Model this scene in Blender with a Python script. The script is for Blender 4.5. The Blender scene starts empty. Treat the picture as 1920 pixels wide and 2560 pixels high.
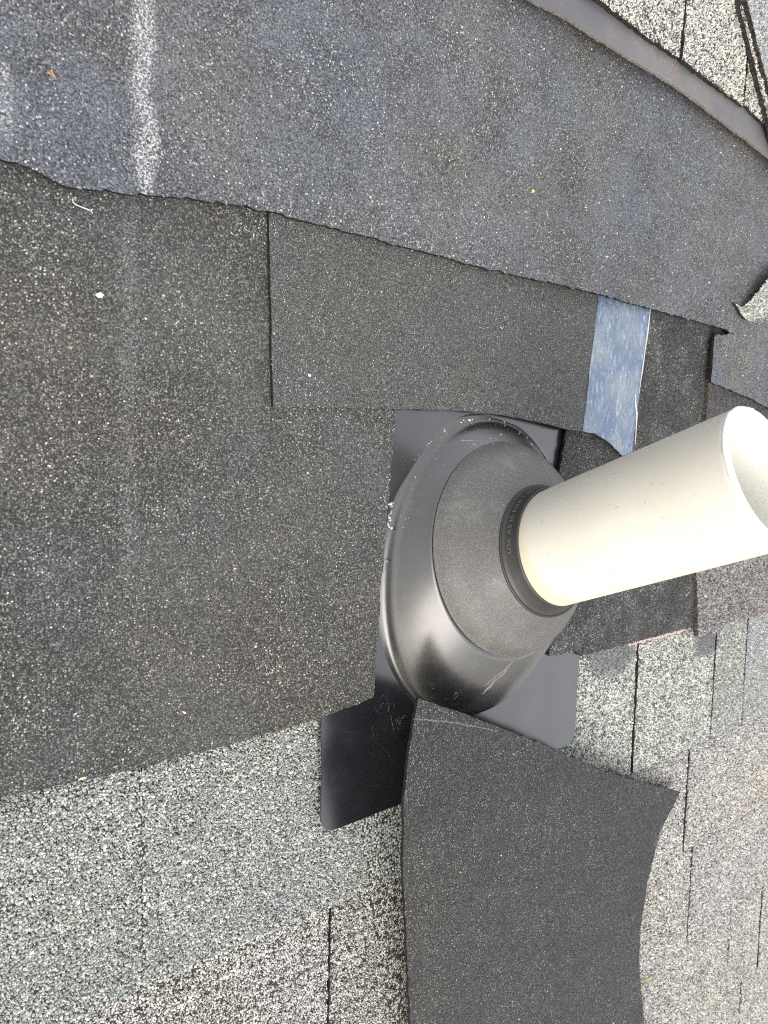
import bpy, bmesh, math, random
import numpy as np
from mathutils import Vector, Matrix
from mathutils.geometry import delaunay_2d_cdt

random.seed(7)
rng = np.random.default_rng(7)
SC = bpy.context.scene
COL = SC.collection

# ------------------------------------------------------------------ frame of the roof
# roof axes: u along the courses (to the right), v up the slope, w out of the roof.
PITCH = math.radians(24)
ROOF_Z = 4.0
RM = Matrix.Translation((0, 0, ROOF_Z)) @ Matrix.Rotation(PITCH, 4, 'X')
UP = np.array([0.0, math.sin(PITCH), math.cos(PITCH)])          # plumb line, in roof axes

# ------------------------------------------------------------------ camera
F_PX = 1780.0
R3 = np.array([[0.7931374374, -0.0307550062, 0.6082656780],
               [0.0468136430, -0.9926910209, -0.1112340771],
               [0.6072408816, 0.1166991045, -0.7859006585]])    # columns: right, down, forward
CAM = np.array([-0.439032, 0.118313, 0.428964])
cam = bpy.data.cameras.new('camera')
cam.sensor_fit = 'VERTICAL'
cam.sensor_height = 36.0
cam.lens = 36.0 * F_PX / 2560.0
cam.clip_start = 0.02
cam.clip_end = 3000
cam.dof.use_dof = True
cam.dof.focus_distance = 0.53
cam.dof.aperture_fstop = 16.0
camo = bpy.data.objects.new('camera', cam)
COL.objects.link(camo)
m = Matrix.Identity(4)
for i in range(3):
    m[i][0], m[i][1], m[i][2], m[i][3] = R3[i][0], -R3[i][1], -R3[i][2], CAM[i]
camo.matrix_world = RM @ m
SC.camera = camo

# ------------------------------------------------------------------ light
SUN_ROOF = Vector((-0.494, -0.507, 0.705)).normalized()
SUN_DIR = (RM.to_3x3() @ SUN_ROOF).normalized()
w = bpy.data.worlds.new('World')
SC.world = w
w.use_nodes = True
nt = w.node_tree
nt.nodes.clear()
sky = nt.nodes.new('ShaderNodeTexSky')
sky.sky_type = 'NISHITA'
sky.sun_disc = False
sky.sun_elevation = math.asin(SUN_DIR.z)
sky.sun_rotation = math.atan2(SUN_DIR.x, SUN_DIR.y)
sky.air_density = 1.0
sky.dust_density = 3.0
hsv = nt.nodes.new('ShaderNodeHueSaturation')
hsv.inputs['Saturation'].default_value = 0.55
bg = nt.nodes.new('ShaderNodeBackground')
bg.inputs['Strength'].default_value = 0.115
out = nt.nodes.new('ShaderNodeOutputWorld')
nt.links.new(sky.outputs[0], hsv.inputs['Color'])
veil = nt.nodes.new('ShaderNodeMix')                             # thin even cloud over the clear sky
veil.data_type = 'RGBA'
veil.inputs[0].default_value = 0.64
veil.inputs[7].default_value = (6.15, 6.2, 6.35, 1)
nt.links.new(hsv.outputs[0], veil.inputs[6])
nt.links.new(veil.outputs[2], bg.inputs[0])
nt.links.new(bg.outputs[0], out.inputs[0])
sl = bpy.data.lights.new('sun', 'SUN')
sl.energy = 1.12
sl.angle = math.radians(62)
sl.color = (1.0, 0.955, 0.88)
so = bpy.data.objects.new('sun', sl)
COL.objects.link(so)
so.rotation_euler = (-SUN_DIR).to_track_quat('-Z', 'Y').to_euler()
so.location = (0, 0, 12)

SC.cycles.filter_width = 1.1
SC.cycles.use_denoising = False
SC.view_settings.view_transform = 'Standard'
SC.view_settings.look = 'None'
SC.view_settings.exposure = 1.3
SC.view_settings.gamma = 1.0
SC.view_settings.use_curve_mapping = False

# ------------------------------------------------------------------ helpers
def ray(px, py):
    r = R3 @ np.array([px - 960.0, py - 1280.0, F_PX])
    return r / np.linalg.norm(r)

def B(px, py, h=0.0):
    """point of the roof at height h (mm) seen at a place of the photograph -> u, v, w in m"""
    r = ray(px, py)
    k = (h * .001 - CAM[2]) / r[2]
    p = CAM + k * r
    return (p[0], p[1], h * .001)

def U(u, v, h=0.0):
    return (u * .001, v * .001, h * .001)

def hit(px, py, nrm, pt):
    r = ray(px, py)
    return CAM + r * (((np.asarray(pt) - CAM) @ nrm) / (r @ nrm))

def on(px, py, f, lift, h0=10):
    p = B(px, py, h0)
    for _ in range(4):
        h = float(f(np.array([[p[0], p[1]]]))[0]) + lift
        p = B(px, py, h * 1000)
    return p

def in_frame(P, mx=70):
    d = (P - CAM) @ R3
    x = 960 + F_PX * d[:, 0] / d[:, 2]
    y = 1280 + F_PX * d[:, 1] / d[:, 2]
    return (x > -mx) & (x < 1920 + mx) & (y > -mx) & (y < 2560 + mx)

def tps(ctrl, lam=1e-6):
    c = np.array(ctrl, float)
    X = c[:, :2]
    n = len(X)
    d2 = ((X[:, None] - X[None]) ** 2).sum(-1)
    K = np.where(d2 > 0, d2 * np.log(np.maximum(d2, 1e-18)), 0) * .5
    P = np.c_[np.ones(n), X]
    A = np.zeros((n + 3, n + 3))
    A[:n, :n] = K + lam * np.eye(n)
    A[:n, n:] = P
    A[n:, :n] = P.T
    s = np.linalg.lstsq(A, np.r_[c[:, 2], 0, 0, 0], rcond=None)[0]
    lo, hi = c[:, 2].min(), c[:, 2].max()
    def f(Q):
        Q = np.atleast_2d(Q)[:, :2]
        o = np.empty(len(Q))
        for i in range(0, len(Q), 20000):
            q = Q[i:i + 20000]
            d2 = ((q[:, None] - X[None]) ** 2).sum(-1)
            Kq = np.where(d2 > 0, d2 * np.log(np.maximum(d2, 1e-18)), 0) * .5
            o[i:i + 20000] = Kq @ s[:n] + s[n] + q @ s[n + 1:]
        return np.clip(o, lo - .004, hi + .006)
    return f

def pip(Q, poly):
    poly = np.asarray(poly)[:, :2]
    x, y = Q[:, 0], Q[:, 1]
    ins = np.zeros(len(Q), bool)
    j = len(poly) - 1
    for i in range(len(poly)):
        xi, yi = poly[i]
        xj, yj = poly[j]
        c = ((yi > y) != (yj > y)) & (x < (xj - xi) * (y - yi) / (yj - yi + 1e-15) + xi)
        ins ^= c
        j = i
    return ins

def resample(outl, step, jit):
    pts = []
    n = len(outl)
    for i in range(n):
        a, b = np.array(outl[i]), np.array(outl[(i + 1) % n])
        d = b - a
        L = np.linalg.norm(d[:2])
        k = max(1, int(L / step))
        nr = np.array([-d[1], d[0]]) / max(L, 1e-9)
        ph = rng.uniform(0, 6.28, 3)
        for q in range(k):
            t = q / k
            p = a + d * t
            if q:
                s = L * t
                wob = jit * (.6 * rng.normal() + .8 * math.sin(s * 260 + ph[0]) * math.sin(s * 95 + ph[1]))
                p[:2] += nr * wob * min(1, 3 * t, 3 * (1 - t))
            pts.append(p)
    return pts

def new_obj(name, me, parent=None, mat=None):
    o = bpy.data.objects.new(name, me)
    COL.objects.link(o)
    if parent is not None:
        o.parent = parent
    if mat is not None:
        me.materials.append(mat)
    return o

def np_mesh(name, V, faces, g=None, smooth=None):
    """faces: list of (k x n int arrays)"""
    me = bpy.data.meshes.new(name)
    V = np.asarray(V, np.float32)
    me.vertices.add(len(V))
    me.vertices.foreach_set('co', V.ravel())
    loops = np.concatenate([f.ravel() for f in faces]).astype(np.int32)
    tot = np.concatenate([np.full(len(f), f.shape[1]) for f in faces]).astype(np.int32)
    start = np.concatenate([[0], np.cumsum(tot)[:-1]]).astype(np.int32)
    me.loops.add(len(loops))
    me.loops.foreach_set('vertex_index', loops)
    me.polygons.add(len(tot))
    me.polygons.foreach_set('loop_start', start)
    me.polygons.foreach_set('loop_total', tot)
    if smooth is not None:
        me.polygons.foreach_set('use_smooth', smooth)
    if g is not None:
        at = me.attributes.new('g', 'FLOAT', 'FACE')
        at.data.foreach_set('value', g.astype(np.float32))
    me.update(calc_edges=True)
    me.validate()
    return me

def granules(Q, sz, flat=True, lift=.25):
    """small crushed stones standing on points Q (n,3): returns V, faces, g"""
    n = len(Q)
    if n == 0:
        return np.zeros((0, 3)), [], np.zeros(0)
    s = sz * rng.lognormal(0, .28, n)
    a = rng.uniform(0, 6.283, n)
    el = rng.uniform(.65, 1.0, n)
    hgt = s * rng.uniform(.30, .62, n)
    base = np.zeros((n, 4, 3))
    for k in range(4):
        th = a + k * 1.5708 + rng.uniform(-.42, .42, n)
        r = s * .5 * rng.uniform(.75, 1.15, n)
        x, y = r * np.cos(th - a), r * el * np.sin(th - a)
        base[:, k, 0] = x * np.cos(a) - y * np.sin(a)
        base[:, k, 1] = x * np.sin(a) + y * np.cos(a)
    tx, ty = rng.normal(0, .16, n), rng.normal(0, .16, n)
    if flat:
        top = base * rng.uniform(.45, .8, (n, 1, 1))
        off = rng.normal(0, .10, (n, 1, 2)) * s[:, None, None]
        top[:, :, :2] += off
        top[:, :, 2] = hgt[:, None] + top[:, :, 0] * tx[:, None] + top[:, :, 1] * ty[:, None]
        base[:, :, 2] = -s[:, None] * lift
        V = np.concatenate([base, top], 1) + Q[:, None, :]
        i = np.arange(n)[:, None] * 8
        F = [np.concatenate([i + np.array([[k, (k + 1) % 4, 4 + (k + 1) % 4, 4 + k]]) for k in range(4)] + [i + np.array([[4, 5, 6, 7]])])]
        g = np.tile(rng.random(n), 5)
        return V.reshape(-1, 3), F, g
    top = np.zeros((n, 1, 3))
    top[:, 0, :2] = rng.normal(0, .16, (n, 2)) * s[:, None]
    top[:, 0, 2] = hgt
    base[:, :, 2] = -s[:, None] * lift
    V = np.concatenate([base, top], 1) + Q[:, None, :]
    i = np.arange(n)[:, None] * 5
    F = [np.concatenate([i + np.array([[k, (k + 1) % 4, 4]]) for k in range(4)])]
    g = np.tile(rng.random(n), 4)
    return V.reshape(-1, 3), F, g

def scatter(poly, spacing, cover, hf, excl=(), off=0.0, mx=70, inset=0.0):
    P = np.asarray(poly)[:, :2]
    lo, hi = P.min(0), P.max(0)
    lo = np.maximum(lo, [-.46, -.88])
    hi = np.minimum(hi, [.80, .66])
    if (hi <= lo).any():
        return np.zeros((0, 3))
    gx = np.arange(lo[0], hi[0], spacing)
    gy = np.arange(lo[1], hi[1], spacing * .87)
    X, Y = np.meshgrid(gx, gy)
    X = X + (np.arange(len(gy))[:, None] % 2) * spacing * .5
    Q = np.c_[X.ravel(), Y.ravel()] + rng.normal(0, spacing * .24, (X.size, 2))
    Q = Q[rng.random(len(Q)) < cover]
    Q3 = np.c_[Q, np.zeros(len(Q))]
    k = in_frame(Q3, mx)
    Q = Q[k]
    Q = Q[pip(Q, P)]
    if inset and len(Q):
        keep = np.ones(len(Q), bool)
        for i in range(0, len(Q), 4000):
            q = Q[i:i + 4000]
            keep[i:i + 4000] = ((q[:, None] - P[None]) ** 2).sum(-1).min(1) > inset ** 2
        Q = Q[keep]
    for e in excl:
        Q = Q[~pip(Q, e)]
    if not len(Q):
        return np.zeros((0, 3))
    return np.c_[Q, hf(Q) + off]

roof_ref = 0
def sheet(name, outl, mat, ctrl=(), thick=3.0, step=.012, jit=.0005, grains=None, excl=(), parent=None,
          hf=None, wave=.0003, edge='asphalt'):
    """a cut piece of roofing: outline and control points are (u, v, w-of-top) in m"""
    if hf is None:
        hf0 = tps(list(outl) + list(ctrl))
        hf = hf0
    ph = rng.uniform(0, 6.28, 6)
    def H(Q):
        Q = np.atleast_2d(Q)
        x, y = Q[:, 0], Q[:, 1]
        return hf(Q) + wave * (np.sin(x * 41 + ph[0] + 1.3 * np.sin(y * 29 + ph[1])) + .7 * np.sin(y * 67 + ph[2] + x * 23) + .4 * np.sin(x * 131 + ph[3]))
    rim = [p[:2] for p in resample(outl, .0035, jit)]
    rim = np.array(rim)
    lo, hi = rim.min(0), rim.max(0)
    gx = np.arange(lo[0] + step * .6, hi[0], step)
    gy = np.arange(lo[1] + step * .6, hi[1], step)
    X, Y = np.meshgrid(gx, gy)
    G = np.c_[X.ravel(), Y.ravel()] + rng.uniform(-.2, .2, (X.size, 2)) * step
    G = G[pip(G, rim)]
    if len(G):
        d = np.min(((G[:, None] - rim[None, ::2]) ** 2).sum(-1), 1) if len(G) < 9000 else np.ones(len(G))
        G = G[d > (step * .3) ** 2]
    n = len(rim)
    vs = [Vector(p) for p in rim] + [Vector(p) for p in G]
    es = [(i, (i + 1) % n) for i in range(n)]
    r = delaunay_2d_cdt(vs, es, [], 1, 1e-7)
    v2 = np.array([tuple(p) for p in r[0]])
    tri = np.array([f for f in r[2] if len(f) == 3], int)
    a = v2[tri]
    ar = (a[:, 1, 0] - a[:, 0, 0]) * (a[:, 2, 1] - a[:, 0, 1]) - (a[:, 1, 1] - a[:, 0, 1]) * (a[:, 2, 0] - a[:, 0, 0])
    tri[ar < 0] = tri[ar < 0][:, ::-1]
    z = H(v2)
    T = thick * .001
    top = np.c_[v2, z]
    bot = np.c_[v2, z - T]
    area = 0.5 * np.sum(rim[:, 0] * np.roll(rim[:, 1], -1) - np.roll(rim[:, 0], -1) * rim[:, 1])
    rr = rim if area > 0 else rim[::-1]
    zr = H(rr)
    bulge = rng.normal(0, .00018, n)
    s1 = np.c_[rr, zr]
    s2 = np.c_[rr, zr - T]
    V = np.concatenate([top, bot, s1, s2])
    N2 = len(v2)
    q = np.arange(n)
    side = np.c_[2 * N2 + q, 2 * N2 + n + q, 2 * N2 + n + (q + 1) % n, 2 * N2 + (q + 1) % n]
    faces = [tri, tri[:, ::-1] + N2, side]
    g = [np.full(len(tri) * 2 + n, -1.0)]
    nside = (len(tri) * 2, len(tri) * 2 + n)
    sm = [np.ones(len(tri) * 2, bool), np.zeros(n, bool)]
    nv = len(V)
    Vs = [V]
    for gr in (grains or []):
        Q = scatter(rr, gr['sp'], gr.get('cover', 1), H, excl, gr.get('off', 0), inset=.0022 if parent is roof_ref else 0)
        if 'keep' in gr and len(Q):
            Q = Q[gr['keep'](Q)]
        gv, gf, gg = granules(Q, gr['sz'], gr.get('flat', False))
        if len(gv):
            if 'range' in gr:
                a_, b_ = gr['range']
                gg = a_ + (b_ - a_) * gg
            Vs.append(gv)
            faces += [f + nv for f in gf]
            nv += len(gv)
            g.append(gg)
            sm.append(np.zeros(len(gg), bool))
    V = np.concatenate(Vs)
    c = np.array([rr[:, 0].mean(), rr[:, 1].mean(), zr.min() - T])
    if parent is not None and parent.get('local'):
        c = c * 0
    V = V - c
    me = np_mesh(name, V, faces, np.concatenate(g), np.concatenate(sm))
    o = new_obj(name, me, parent, mat(c) if callable(mat) else mat)
    if edge:
        me.materials.append(EDGES[edge]())
        mi = np.zeros(len(me.polygons), np.int32)
        mi[nside[0]:nside[1]] = 1
        me.polygons.foreach_set('material_index', mi)
    if parent is None:
        o.matrix_world = RM @ Matrix.Translation(Vector(c))
    else:
        o.location = Vector(c)
    return o, H, rr

def tag(o, label=None, cat=None, group=None, kind=None):
    if label: o['label'] = label
    if cat: o['category'] = cat
    if group: o['group'] = group
    if kind: o['kind'] = kind
    return o

# ------------------------------------------------------------------ materials
EDGE_CACHE = {}
def edge_mat(name, a, b):
    def get():
        if name not in EDGE_CACHE:
            S = NT(name)
            tc = S.n('ShaderNodeTexCoord')
            n = S.noise(tc.outputs['Object'], 340, 4, .65)
            S.l(S.mix(S.smooth(n, .42, .62), a, b), S.b.inputs['Base Color'])
            S.b.inputs['Roughness'].default_value = .8
            S.b.inputs['Specular IOR Level'].default_value = .2
            bp = S.n('ShaderNodeBump', Strength=.8, Distance=.0008)
            S.l(n, bp.inputs['Height'])
            S.l(bp.outputs[0], S.b.inputs['Normal'])
            EDGE_CACHE[name] = S.m
        return EDGE_CACHE[name]
    return get
EDGES = dict(asphalt=edge_mat('cut asphalt edge', (.010, .010, .010), (.022, .021, .020)),
             brown=edge_mat('weathered asphalt edge', (.030, .025, .021), (.095, .080, .067)),
             pale=edge_mat('pale asphalt edge', (.16, .14, .12), (.26, .23, .20)),  # for the smooth strip, paler than the other cut edges
             old=edge_mat('old asphalt edge', (.014, .013, .012), (.045, .040, .034)))
class NT:
    def __init__(s, name):
        s.m = bpy.data.materials.new(name)
        s.m.use_nodes = True
        s.t = s.m.node_tree
        s.b = s.t.nodes['Principled BSDF']
    def n(s, typ, **kw):
        nd = s.t.nodes.new(typ)
        for k, v in kw.items():
            if k.startswith('_'):
                setattr(nd, k[1:], v)
            else:
                nd.inputs[k].default_value = v
        return nd
    def l(s, a, b):
        s.t.links.new(a, b)
    def ramp(s, fac, stops, interp='LINEAR'):
        r = s.t.nodes.new('ShaderNodeValToRGB')
        r.color_ramp.interpolation = interp
        e = r.color_ramp.elements
        while len(e) < len(stops):
            e.new(.5)
        for i, (p, c) in enumerate(stops):
            e[i].position = p
            if not hasattr(c, '__len__'):
                c = (c, c, c)
            e[i].color = (*c[:3], 1)
        s.l(fac, r.inputs[0])
        return r.outputs[0]
    def math(s, op, a, b=None, c=None, clamp=False):
        nd = s.t.nodes.new('ShaderNodeMath')
        nd.operation = op
        nd.use_clamp = clamp
        for i, x in enumerate((a, b, c)):
            if x is None: continue
            if hasattr(x, 'is_linked'): s.l(x, nd.inputs[i])
            else: nd.inputs[i].default_value = x
        return nd.outputs[0]
    def mix(s, fac, a, b, mode='MIX'):
        nd = s.t.nodes.new('ShaderNodeMix')
        nd.data_type = 'RGBA'
        nd.blend_type = mode
        for i, x in ((0, fac), (6, a), (7, b)):
            sock = nd.inputs[i]
            if hasattr(x, 'is_linked'): s.l(x, sock)
            elif hasattr(x, '__len__'): sock.default_value = (*x[:3], 1)
            else: sock.default_value = x if i == 0 else (x, x, x, 1)
        return nd.outputs[2]
    def smooth(s, x, a, b, lo=0.0, hi=1.0):
        nd = s.t.nodes.new('ShaderNodeMapRange')
        nd.interpolation_type = 'SMOOTHSTEP'
        s.l(x, nd.inputs[0])
        for i, q in enumerate((a, b, lo, hi)):
            nd.inputs[i + 1].default_value = q
        return nd.outputs[0]
    def noise(s, co, scale, detail=4, rough=.55, dist=0.0):
        nd = s.n('ShaderNodeTexNoise', Scale=scale, Detail=detail, Roughness=rough, Distortion=dist)
        s.l(co, nd.inputs['Vector'])
        return nd.outputs[0]

def granule_mat(name, size, stops, gap=.02, bare=None, tints=None, rough=.85, bump=.55, spec=.3, stains=(), dirt=None,
                mott=1.0):
    """mineral granules of `size` mm bedded in asphalt; returns a maker that knows where the object's origin lies"""
    def make(c):
        S = NT(name)
        tc = S.n('ShaderNodeTexCoord')
        add = S.n('ShaderNodeVectorMath', _operation='ADD')
        S.l(tc.outputs['Object'], add.inputs[0])
        add.inputs[1].default_value = tuple(c)
        co = add.outputs[0]                                   # roof axes in m
        wob = S.n('ShaderNodeTexNoise', Scale=1000 / size * .6, Detail=1.0)
        S.l(co, wob.inputs['Vector'])
        wv = S.n('ShaderNodeVectorMath', _operation='MULTIPLY_ADD')
        S.l(wob.outputs['Color'], wv.inputs[0])
        wv.inputs[1].default_value = (size * .0007,) * 3
        S.l(co, wv.inputs[2])
        vo = S.n('ShaderNodeTexVoronoi', Scale=1000 / size, Randomness=1.0)
        S.l(wv.outputs[0], vo.inputs['Vector'])
        sep = S.n('ShaderNodeSeparateColor')
        S.l(vo.outputs['Color'], sep.inputs[0])
        at = S.n('ShaderNodeAttribute', _attribute_name='g')
        isg = S.math('GREATER_THAN', at.outputs['Fac'], -.5)
        rnd = S.math('ADD', S.math('MULTIPLY', at.outputs['Fac'], isg),
                     S.math('MULTIPLY', sep.outputs[0], S.math('SUBTRACT', 1.0, isg)))
        # patches where the mix of granules is paler or darker
        pn = S.noise(co, 24, 5, .6)
        rnd = S.math('ADD', rnd, S.math('MULTIPLY', S.math('SUBTRACT', pn, .5), .55 * mott), clamp=True)
        colr = S.ramp(rnd, stops)
        colr = S.mix(.35, colr, S.mix(S.noise(co, 2600, 2), .35, 1.65), 'MULTIPLY')
        gm = S.smooth(vo.outputs['Distance'], .40, .66)
        gm = S.math('MULTIPLY', gm, S.math('SUBTRACT', 1.0, isg))
        colr = S.mix(gm, colr, (gap, gap, gap * .97))
        hgt = S.math('SUBTRACT', 1.0, vo.outputs['Distance'])
        if bare:
            bn = S.noise(co, bare.get('scale', 22), 7, .68, .3)
            bm = S.smooth(bn, bare['at'] - bare.get('soft', .05), bare['at'] + bare.get('soft', .05))
            fine = S.noise(co, 900, 3, .6)
            bm2 = S.math('MULTIPLY', bm, S.smooth(fine, .42, .56, bare.get('lo', .25), 1.0))
            bm2 = S.math('MULTIPLY', bm2, bare.get('amt', .85))
            bc = S.mix(S.noise(co, 60, 4), bare['col'], bare.get('col2', bare['col']))
            bm2 = S.math('MULTIPLY', bm2, S.math('SUBTRACT', 1.0, S.math('MULTIPLY', isg, bare.get('gkeep', .6))))
            colr = S.mix(bm2, colr, bc)
            hgt = S.math('MULTIPLY', hgt, S.math('SUBTRACT', 1.0, S.math('MULTIPLY', bm2, .6)))
        if tints:
            tn = S.noise(co, 7, 5, .6)
            colr = S.mix(S.smooth(tn, .35, .65), S.mix(1.0, colr, tints[0], 'MULTIPLY'), S.mix(1.0, colr, tints[1], 'MULTIPLY'))
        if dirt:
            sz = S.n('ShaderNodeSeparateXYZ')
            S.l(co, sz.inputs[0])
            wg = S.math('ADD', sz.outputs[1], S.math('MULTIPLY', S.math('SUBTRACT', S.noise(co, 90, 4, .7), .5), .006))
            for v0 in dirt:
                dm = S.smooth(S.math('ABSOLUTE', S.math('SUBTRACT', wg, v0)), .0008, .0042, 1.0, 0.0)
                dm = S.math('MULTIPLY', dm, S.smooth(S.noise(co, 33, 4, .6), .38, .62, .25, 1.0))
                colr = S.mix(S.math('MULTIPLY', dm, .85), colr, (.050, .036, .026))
            bl = S.smooth(S.noise(co, 15, 6, .7, .5), .60, .72)
            colr = S.mix(S.math('MULTIPLY', bl, .35), colr, (.16, .115, .085))
        for st in stains:
            # a vertical run-off streak (chalky lime) or a blot: centre line u0, width, range of v
            sx = S.n('ShaderNodeSeparateXYZ')
            S.l(co, sx.inputs[0])
            wig = S.math('MULTIPLY', S.math('SUBTRACT', S.noise(co, 26, 3), .5), st.get('wig', .012))
            du = S.math('ABSOLUTE', S.math('SUBTRACT', S.math('ADD', sx.outputs[0], wig), st['u']))
            mk = S.smooth(du, st['w'] * .1, st['w'], 1.0, 0.0)
            lo, hi, f = st['v0'], st['v1'], st.get('fade', .02)
            mk = S.math('MULTIPLY', mk, S.smooth(sx.outputs[1], lo - f, lo + f))
            mk = S.math('MULTIPLY', mk, S.smooth(sx.outputs[1], hi - f, hi + f, 1.0, 0.0))
            gn = S.noise(co, st.get('gs', 420), 4, .7)
            mk = S.smooth(S.math('ADD', S.math('MULTIPLY', mk, st.get('amt', .75)), gn), st.get('thr', .85), st.get('thr', .85) + .22)
            colr = S.mix(S.math('MULTIPLY', mk, st.get('op', .85)), colr, st['col'])
        S.l(colr, S.b.inputs['Base Color'])
        S.b.inputs['Roughness'].default_value = rough
        S.b.inputs['Specular IOR Level'].default_value = spec
        bp = S.n('ShaderNodeBump', Strength=bump, Distance=size * .0006)
        S.l(S.math('ADD', hgt, S.math('MULTIPLY', S.noise(co, 2200, 2), .35)), bp.inputs['Height'])
        S.l(bp.outputs[0], S.b.inputs['Normal'])
        return S.m
    return make

def simple_mat(name, col, rough, spec=.5, extra=None):
    S = NT(name)
    S.b.inputs['Base Color'].default_value = (*col, 1)
    S.b.inputs['Roughness'].default_value = rough
    S.b.inputs['Specular IOR Level'].default_value = spec
    if extra:
        extra(S)
    return S.m

DARK = [(0, (0.0345, 0.0345, 0.0335)), (0.35, (0.0782, 0.0782, 0.0759)), (0.7, (0.1242, 0.1229, 0.1193)), (0.9, (0.184, 0.1822, 0.1711)), (0.97, (0.276, 0.2705, 0.2484)), (1, (0.5175, 0.5071, 0.4657))]
DARKU = [(0, (0.0368, 0.0368, 0.0368)), (0.35, (0.0782, 0.077, 0.0759)), (0.68, (0.1437, 0.1426, 0.138)), (0.9, (0.2415, 0.238, 0.2242)), (0.97, (0.368, 0.3622, 0.3335)), (1, (0.6325, 0.621, 0.575))]
DARK2 = [(0, (0.0264, 0.0264, 0.0256)), (0.5, (0.066, 0.066, 0.0679)), (0.8, (0.1056, 0.1056, 0.1078)), (0.95, (0.18, 0.18, 0.1746)), (1, (0.456, 0.456, 0.4423))]
FINE = [(0, (0.058, 0.058, 0.0563)), (0.5, (0.1073, 0.1073, 0.1041)), (0.85, (0.145, 0.145, 0.1406)), (0.97, (0.2175, 0.2175, 0.211)), (1, (0.435, 0.435, 0.4219))]
FINER = [(0, (0.021, 0.021, 0.0224)), (0.5, (0.0561, 0.0575, 0.0589)), (0.82, (0.0926, 0.0939, 0.0954)), (0.96, (0.1684, 0.1684, 0.1684)), (1, (0.4209, 0.4209, 0.4069))]
LIGHT = [(0, (0.2058, 0.21, 0.2079)), (0.3, (0.294, 0.3, 0.297)), (0.55, (0.3762, 0.38, 0.3724)), (0.78, (0.5, 0.505, 0.485)), (1, (0.68, 0.6868, 0.646))]
WORN = [(0, (0.22, 0.2134, 0.2024)), (0.3, (0.42, 0.4116, 0.3906)), (0.6, (0.6, 0.588, 0.552)), (1, (0.8, 0.784, 0.72))]
TOPC = [(0, (0.264, 0.2552, 0.2376)), (0.3, (0.4576, 0.4488, 0.4224)), (0.6, (0.616, 0.6072, 0.5676)), (1, (0.7392, 0.7304, 0.6864))]
CREAM = [(0, (.10, .105, .105)), (.2, (.2, .205, .2)), (.45, (.42, .43, .41)), (.75, (.62, .62, .57)), (1, (.78, .77, .70))]

M_LEFT = granule_mat('dark headlap granules', 1.1, DARK, gap=.03, mott=.5, tints=((1.03, 1.0, .92), (.96, .98, 1.0)),
                     bare=dict(at=.56, soft=.14, col=(.095, .100, .110), col2=(.125, .124, .118), amt=.45, scale=9),
                     stains=(dict(u=-.303, w=.012, v0=.0, v1=.26, fade=.05, col=(.26, .26, .26), amt=.28, thr=.745, op=.6, gs=800, wig=.02),))
M_UPPER = granule_mat('blue grey headlap granules', 1.25, DARKU, gap=.02, mott=.3, bump=.9, tints=((1.0, .98, .92), (.94, .98, 1.06)),
                      bare=dict(at=.43, soft=.30, col=(.152, .164, .196), col2=(.175, .181, .196), amt=.85, scale=22, gkeep=.9),
                      stains=(dict(u=-.298, w=.017, v0=.20, v1=.50, fade=.02, col=(.64, .64, .64), amt=.34, thr=.765, op=.8, gs=800, wig=.022),
                              dict(u=-.221, w=.006, v0=.255, v1=.266, fade=.004, col=(.6, .6, .6), amt=.30, thr=.76, op=.6, gs=800),
                              dict(u=-.203, w=.005, v0=.255, v1=.264, fade=.004, col=(.6, .6, .6), amt=.30, thr=.76, op=.6, gs=800),
                              dict(u=-.366, w=.010, v0=.25, v1=.30, fade=.012, col=(.5, .5, .5), amt=.3, thr=.76, gs=650)))
M_PATCH = granule_mat('new dark granules', .85, FINE, gap=.035, tints=((1.0, 1.0, .99), (.95, 1.0, 1.0)), mott=.4)
M_LOOSE = granule_mat('charcoal granules', .80, FINER, gap=.016, tints=((1.04, 1.02, .97), (.98, 1.0, 1.01)), mott=.35)
M_RIGHT = granule_mat('black headlap granules', 1.2, DARK2, gap=.014, tints=((1.0, .98, .93), (.96, .98, 1.0)),
                      bare=dict(at=.56, soft=.09, col=(.08, .084, .092), col2=(.11, .109, .107), amt=.7, scale=24))
M_LIGHT = granule_mat('cool grey granules', 1.75, LIGHT, gap=.03, tints=((1.0, 1.0, .95), (.97, 1.0, .99)), mott=.55, bump=.7)
LOST = dict(at=.53, soft=.03, col=(.022, .020, .018), col2=(.035, .030, .026), amt=1.0, scale=230, gkeep=.9, lo=1.0)
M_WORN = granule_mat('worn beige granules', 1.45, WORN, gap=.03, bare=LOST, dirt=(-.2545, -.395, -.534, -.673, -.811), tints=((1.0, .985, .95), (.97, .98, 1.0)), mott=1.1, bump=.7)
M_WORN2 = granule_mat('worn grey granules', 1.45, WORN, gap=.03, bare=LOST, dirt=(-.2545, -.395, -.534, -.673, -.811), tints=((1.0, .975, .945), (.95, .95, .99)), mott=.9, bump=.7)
M_TOP = granule_mat('pale worn granules', 1.6, TOPC, gap=.03, bare=LOST, tints=((1.0, .99, .95), (.98, .985, .98)), mott=.8, bump=.7)
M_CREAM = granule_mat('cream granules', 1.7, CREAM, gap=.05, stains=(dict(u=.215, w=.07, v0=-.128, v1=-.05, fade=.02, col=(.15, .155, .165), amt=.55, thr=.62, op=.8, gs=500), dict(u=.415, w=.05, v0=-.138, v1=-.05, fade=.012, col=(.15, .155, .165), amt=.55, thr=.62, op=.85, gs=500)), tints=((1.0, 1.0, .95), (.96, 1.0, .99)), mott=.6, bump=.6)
M_BLUE = granule_mat('bluish granules', 1.45, LIGHT, gap=.03, tints=((.97, .99, 1.02), (1.0, 1.0, 1.0)), mott=.6)
M_DECK = granule_mat('old roof granules', 1.6, DARK, gap=.02, tints=((1.0, .98, .95), (.95, .97, 1.0)))

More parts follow.
